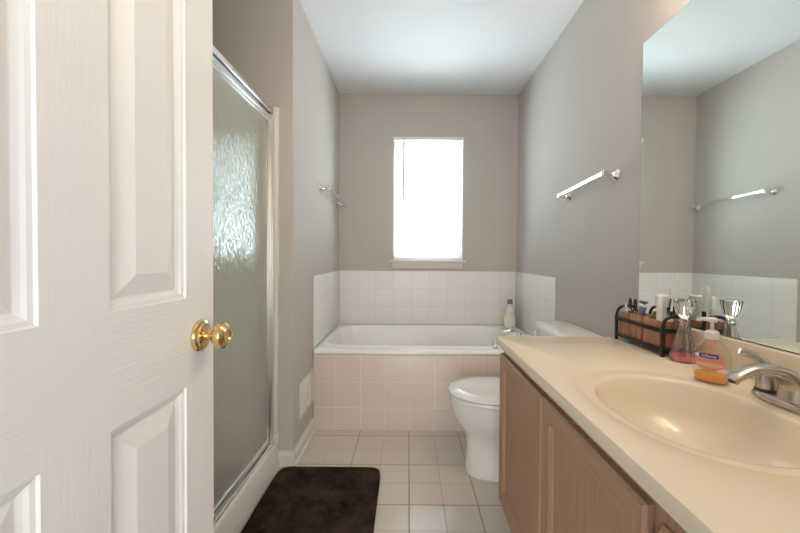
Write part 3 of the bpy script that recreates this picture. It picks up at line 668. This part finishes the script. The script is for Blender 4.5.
# ------------------------------------------------------------------ basket of three wooden boxes in a black rack
bx0, bx1, by0, by1 = 0.818, 0.900, 1.150, 1.405
bk = thing('countertop_organizer', 'three wooden boxes in a black wire rack on the countertop', 'organizer', (0.859, 1.28, CT))
zf = CT + 0.016; zt = CT + 0.112
edges = (by0+.006, by0+.108, by0+.180, by1-.006)
for i in range(3):
    a, b_ = edges[i]+.0015, edges[i+1]-.0015; w_ = MB(); t_ = .006; X0, X1 = bx0+.005, bx1-.005
    w_.box(X0, X0+t_, a, b_, zf+.004, zt, .0015).box(X1-t_, X1, a, b_, zf+.004, zt, .0015).box(X0+t_, X1-t_, a, a+t_, zf+.004, zt, .0015).box(X0+t_, X1-t_, b_-t_, b_, zf+.004, zt, .0015).box(X0+t_, X1-t_, a+t_, b_-t_, zf+.004, zf+.010)
    w_.build('wooden_box', M['basket_wood'], bk)
rk = MB()
for zz in (zf-.002, CT+.076):
    for x_ in (bx0, bx1): rk.box(x_-.0025, x_+.0025, by0, by1, zz, zz+.014, .001)
    for y_ in (by0, by1): rk.box(bx0, bx1, y_-.0025, y_+.0025, zz, zz+.014, .001)
for y_ in (by0, by1):
    for x_ in (bx0, bx1):
        rk.box(x_-.005, x_+.005, y_-.005, y_+.005, CT+.004, CT+.098, .001)
        rk.lathe([(.006, 0.0003), (.0065, .003), (.005, .007)], (x_, y_, CT), seg=12)
rk.build('rack', M['steel_black'], bk)
for y_ in (by0, by1):
    MB().tube(smoothp([(bx0, y_, CT+.085), (bx0+.004, y_, CT+.112), (bx0+.022, y_, CT+.128), (bx1-.022, y_, CT+.128), (bx1-.004, y_, CT+.112), (bx1, y_, CT+.085)], 5), .0052, 10).build('rack_handle', M['steel_black'], bk)

# what stands in the boxes
zb = zf + .0105
sc_ = thing('scissors', 'small black handled scissors standing in the far wooden box', 'scissors', (.855, 1.365, zb))
for s_ in (1, -1):
    cxm, cym, czm = .855, 1.365+s_*.015, zt+.032
    MB().tube([(cxm+.004*math.cos(2*PI*k/20), cym+.0125*math.cos(2*PI*k/20), czm+.018*math.sin(2*PI*k/20)) for k in range(21)], .0028, 8, up=(1, 0, 0)).tube([(cxm, cym-s_*.004, czm-.018), (cxm, 1.365, zt+.001)], .003, 8, up=(1, 0, 0)).build('finger_loop', M['black_plastic'], sc_)
    MB().tube([(cxm, 1.365, zt+.004), (cxm+s_*.002, 1.365-s_*.007, zb+.003)], [.004, .0015], 8, up=(1, 0, 0)).build('blade', M['chrome'], sc_)
ng = thing('nail_clipper', 'small silver clipper standing at the left end of the organizer', 'clipper', (.838, 1.372, zb))
MB().tube([(.838, 1.374, zb+.001), (.838, 1.378, zt+.020), (.838, 1.379, zt+.034)], [.005, .006, .005], 10, flat=.5, up=(1, 0, 0)).build('body', M['chrome'], ng)
MB().tube([(.833, 1.374, zb+.03), (.829, 1.377, zt+.02)], [.0022, .0022], 8, up=(1, 0, 0)).build('lever', M['chrome'], ng)

def tubeobj(name, label, cat, p0, p1, prof, mats, parts):
    p0, p1 = Vector(p0), Vector(p1); ax = (p1-p0); Ln = ax.length; t = thing(name, label, cat, tuple(p0))
    for (pn, pr, m_) in parts: MB().lathe([(r, h*Ln) for r, h in pr], p0, ax, 22).build(pn, m_, t)
    return t
tubeobj('lotion_tube', 'white tube with wide round cap standing in the near wooden box', 'tube', (.866, 1.230, zb), (.866, 1.222, zt+.080), None, None,
        [('tube_body', [(.011, .01), (.014, .03), (.0145, .76)], M['white_plastic']), ('cap', [(.0195, .76), (.0205, .77), (.0205, .985), (.0185, 1.0)], M['white_plastic'])])
tubeobj('white_bottle', 'slim white bottle standing in front of the wide capped tube', 'bottle', (.836, 1.190, zb), (.836, 1.190, zt+.078), None, None,
        [('bottle_body', [(.009, .005), (.009, .72), (.007, .76)], M['frost']), ('cap', [(.0075, .76), (.0078, .98), (.006, 1.0)], M['white_plastic'])])
tb_ = thing('toothbrush', 'white toothbrush with black grip leaning in the near wooden box', 'toothbrush', (.872, 1.185, zb))
pp = smoothp([(.866, 1.186, zb+.002), (.868, 1.186, zt+.005), (.871, 1.184, zt+.045), (.874, 1.181, zt+.090), (.875, 1.180, zt+.114)], 5)
k1 = int(len(pp)*.42)
MB().tube(pp[:k1+1], .0062, 10, flat=.8).build('grip', M['black_plastic'], tb_)
n_ = len(pp)-k1
MB().tube(pp[k1:], [.0055 - .0015*math.sin(PI*i/(n_-1)) for i in range(n_)], 10, flat=.7).build('handle', M['white_plastic'], tb_)
MB().box(.861, .873, 1.175, 1.187, zt+.084, zt+.112, .001).build('bristles', M['white_plastic'], tb_)
ft = thing('foil_tube', 'dark blue and silver squeezed tube sticking out of the middle box', 'tube', (.838, 1.272, zb))
MB().loft([superell(.838, 1.297, zb+.001, .012, .012, 2, 24), superell(.838, 1.295, zb+.05, .011, .014, 2, 24), superell(.838, 1.290, zt+.006, .005, .014, 3, 24), superell(.838, 1.278, zt+.034, .0012, .022, 5, 24)]).build('tube_body', M['foil'], ft, 50)
MB().box(.8360, .8400, 1.255, 1.301, zt+.031, zt+.040, .001).build('crimp', M['alu'], ft)
tubeobj('roll_on', 'short white rounded container at the near end of the organizer', 'container', (.852, 1.172, zb), (.852, 1.171, zt+.018), None, None,
        [('container_body', [(.012, .01), (.0125, .75)], M['white_plastic']), ('cap', [(.0125, .76), (.012, .90), (.008, .98), (0, 1.0)], M['white_plastic'])])
cp = thing('razor', 'dark disposable razor leaning in the middle wooden box', 'razor', (.868, 1.335, zb))
MB().tube(smoothp([(.866, 1.315, zb+.002), (.868, 1.318, zt), (.872, 1.325, zt+.030), (.874, 1.328, zt+.040)], 4), .004, 10).build('handle', M['black_plastic'], cp)
MB().box(.866, .878, 1.310, 1.346, zt+.038, zt+.047, .002).build('razor_head', M['grey_plastic'], cp)
tag(MB().lathe([(.011, .0003), (.012, .002), (.012, .008), (.0105, .0105), (0, .011)], (.8405, 1.352, CT), seg=24).build('bottle_cap', M['teal_plastic']), 'small teal cap on the countertop under the wire rack', 'cap')

# ------------------------------------------------------------------ what the parts of the room are
for nm, lb_, ct in (('floor', 'floor of square beige ceramic tiles', 'floor'), ('ceiling', 'smooth white ceiling over the whole bathroom', 'ceiling'),
        ('wall_left', 'greige painted wall on the left, behind shower and beside tub', 'wall'), ('wall_right', 'greige painted wall on the right with mirror and towel bar', 'wall'),
        ('wall_back', 'greige painted wall around the window behind the tub', 'wall'), ('wall_front', 'greige painted wall around the doorway', 'wall'),
        ('door_1', 'white six panel door with brass knob standing open at left', 'door'), ('window_1', 'narrow white window above the bathtub', 'window'),
        ('baseboard_left', 'white baseboard under the air register beside the tub', 'baseboard'), ('baseboard_front', 'short white baseboard at the shower wall end beside the curb', 'baseboard'),
        ('baseboard_right', 'white baseboard behind the toilet', 'baseboard'), ('trim_1', 'white jamb around the doorway', 'trim'),
        ('trim_2', 'white square tiles on the back wall under the window', 'tile'), ('trim_3', 'white square tiles on the left wall at the tub end', 'tile'),
        ('trim_4', 'white square tiles on the right wall behind the lotion bottle', 'tile'), ('trim_5', 'slim white post beside the shower door frame', 'trim')):
    tag(bpy.data.objects[nm], lb_, ct)
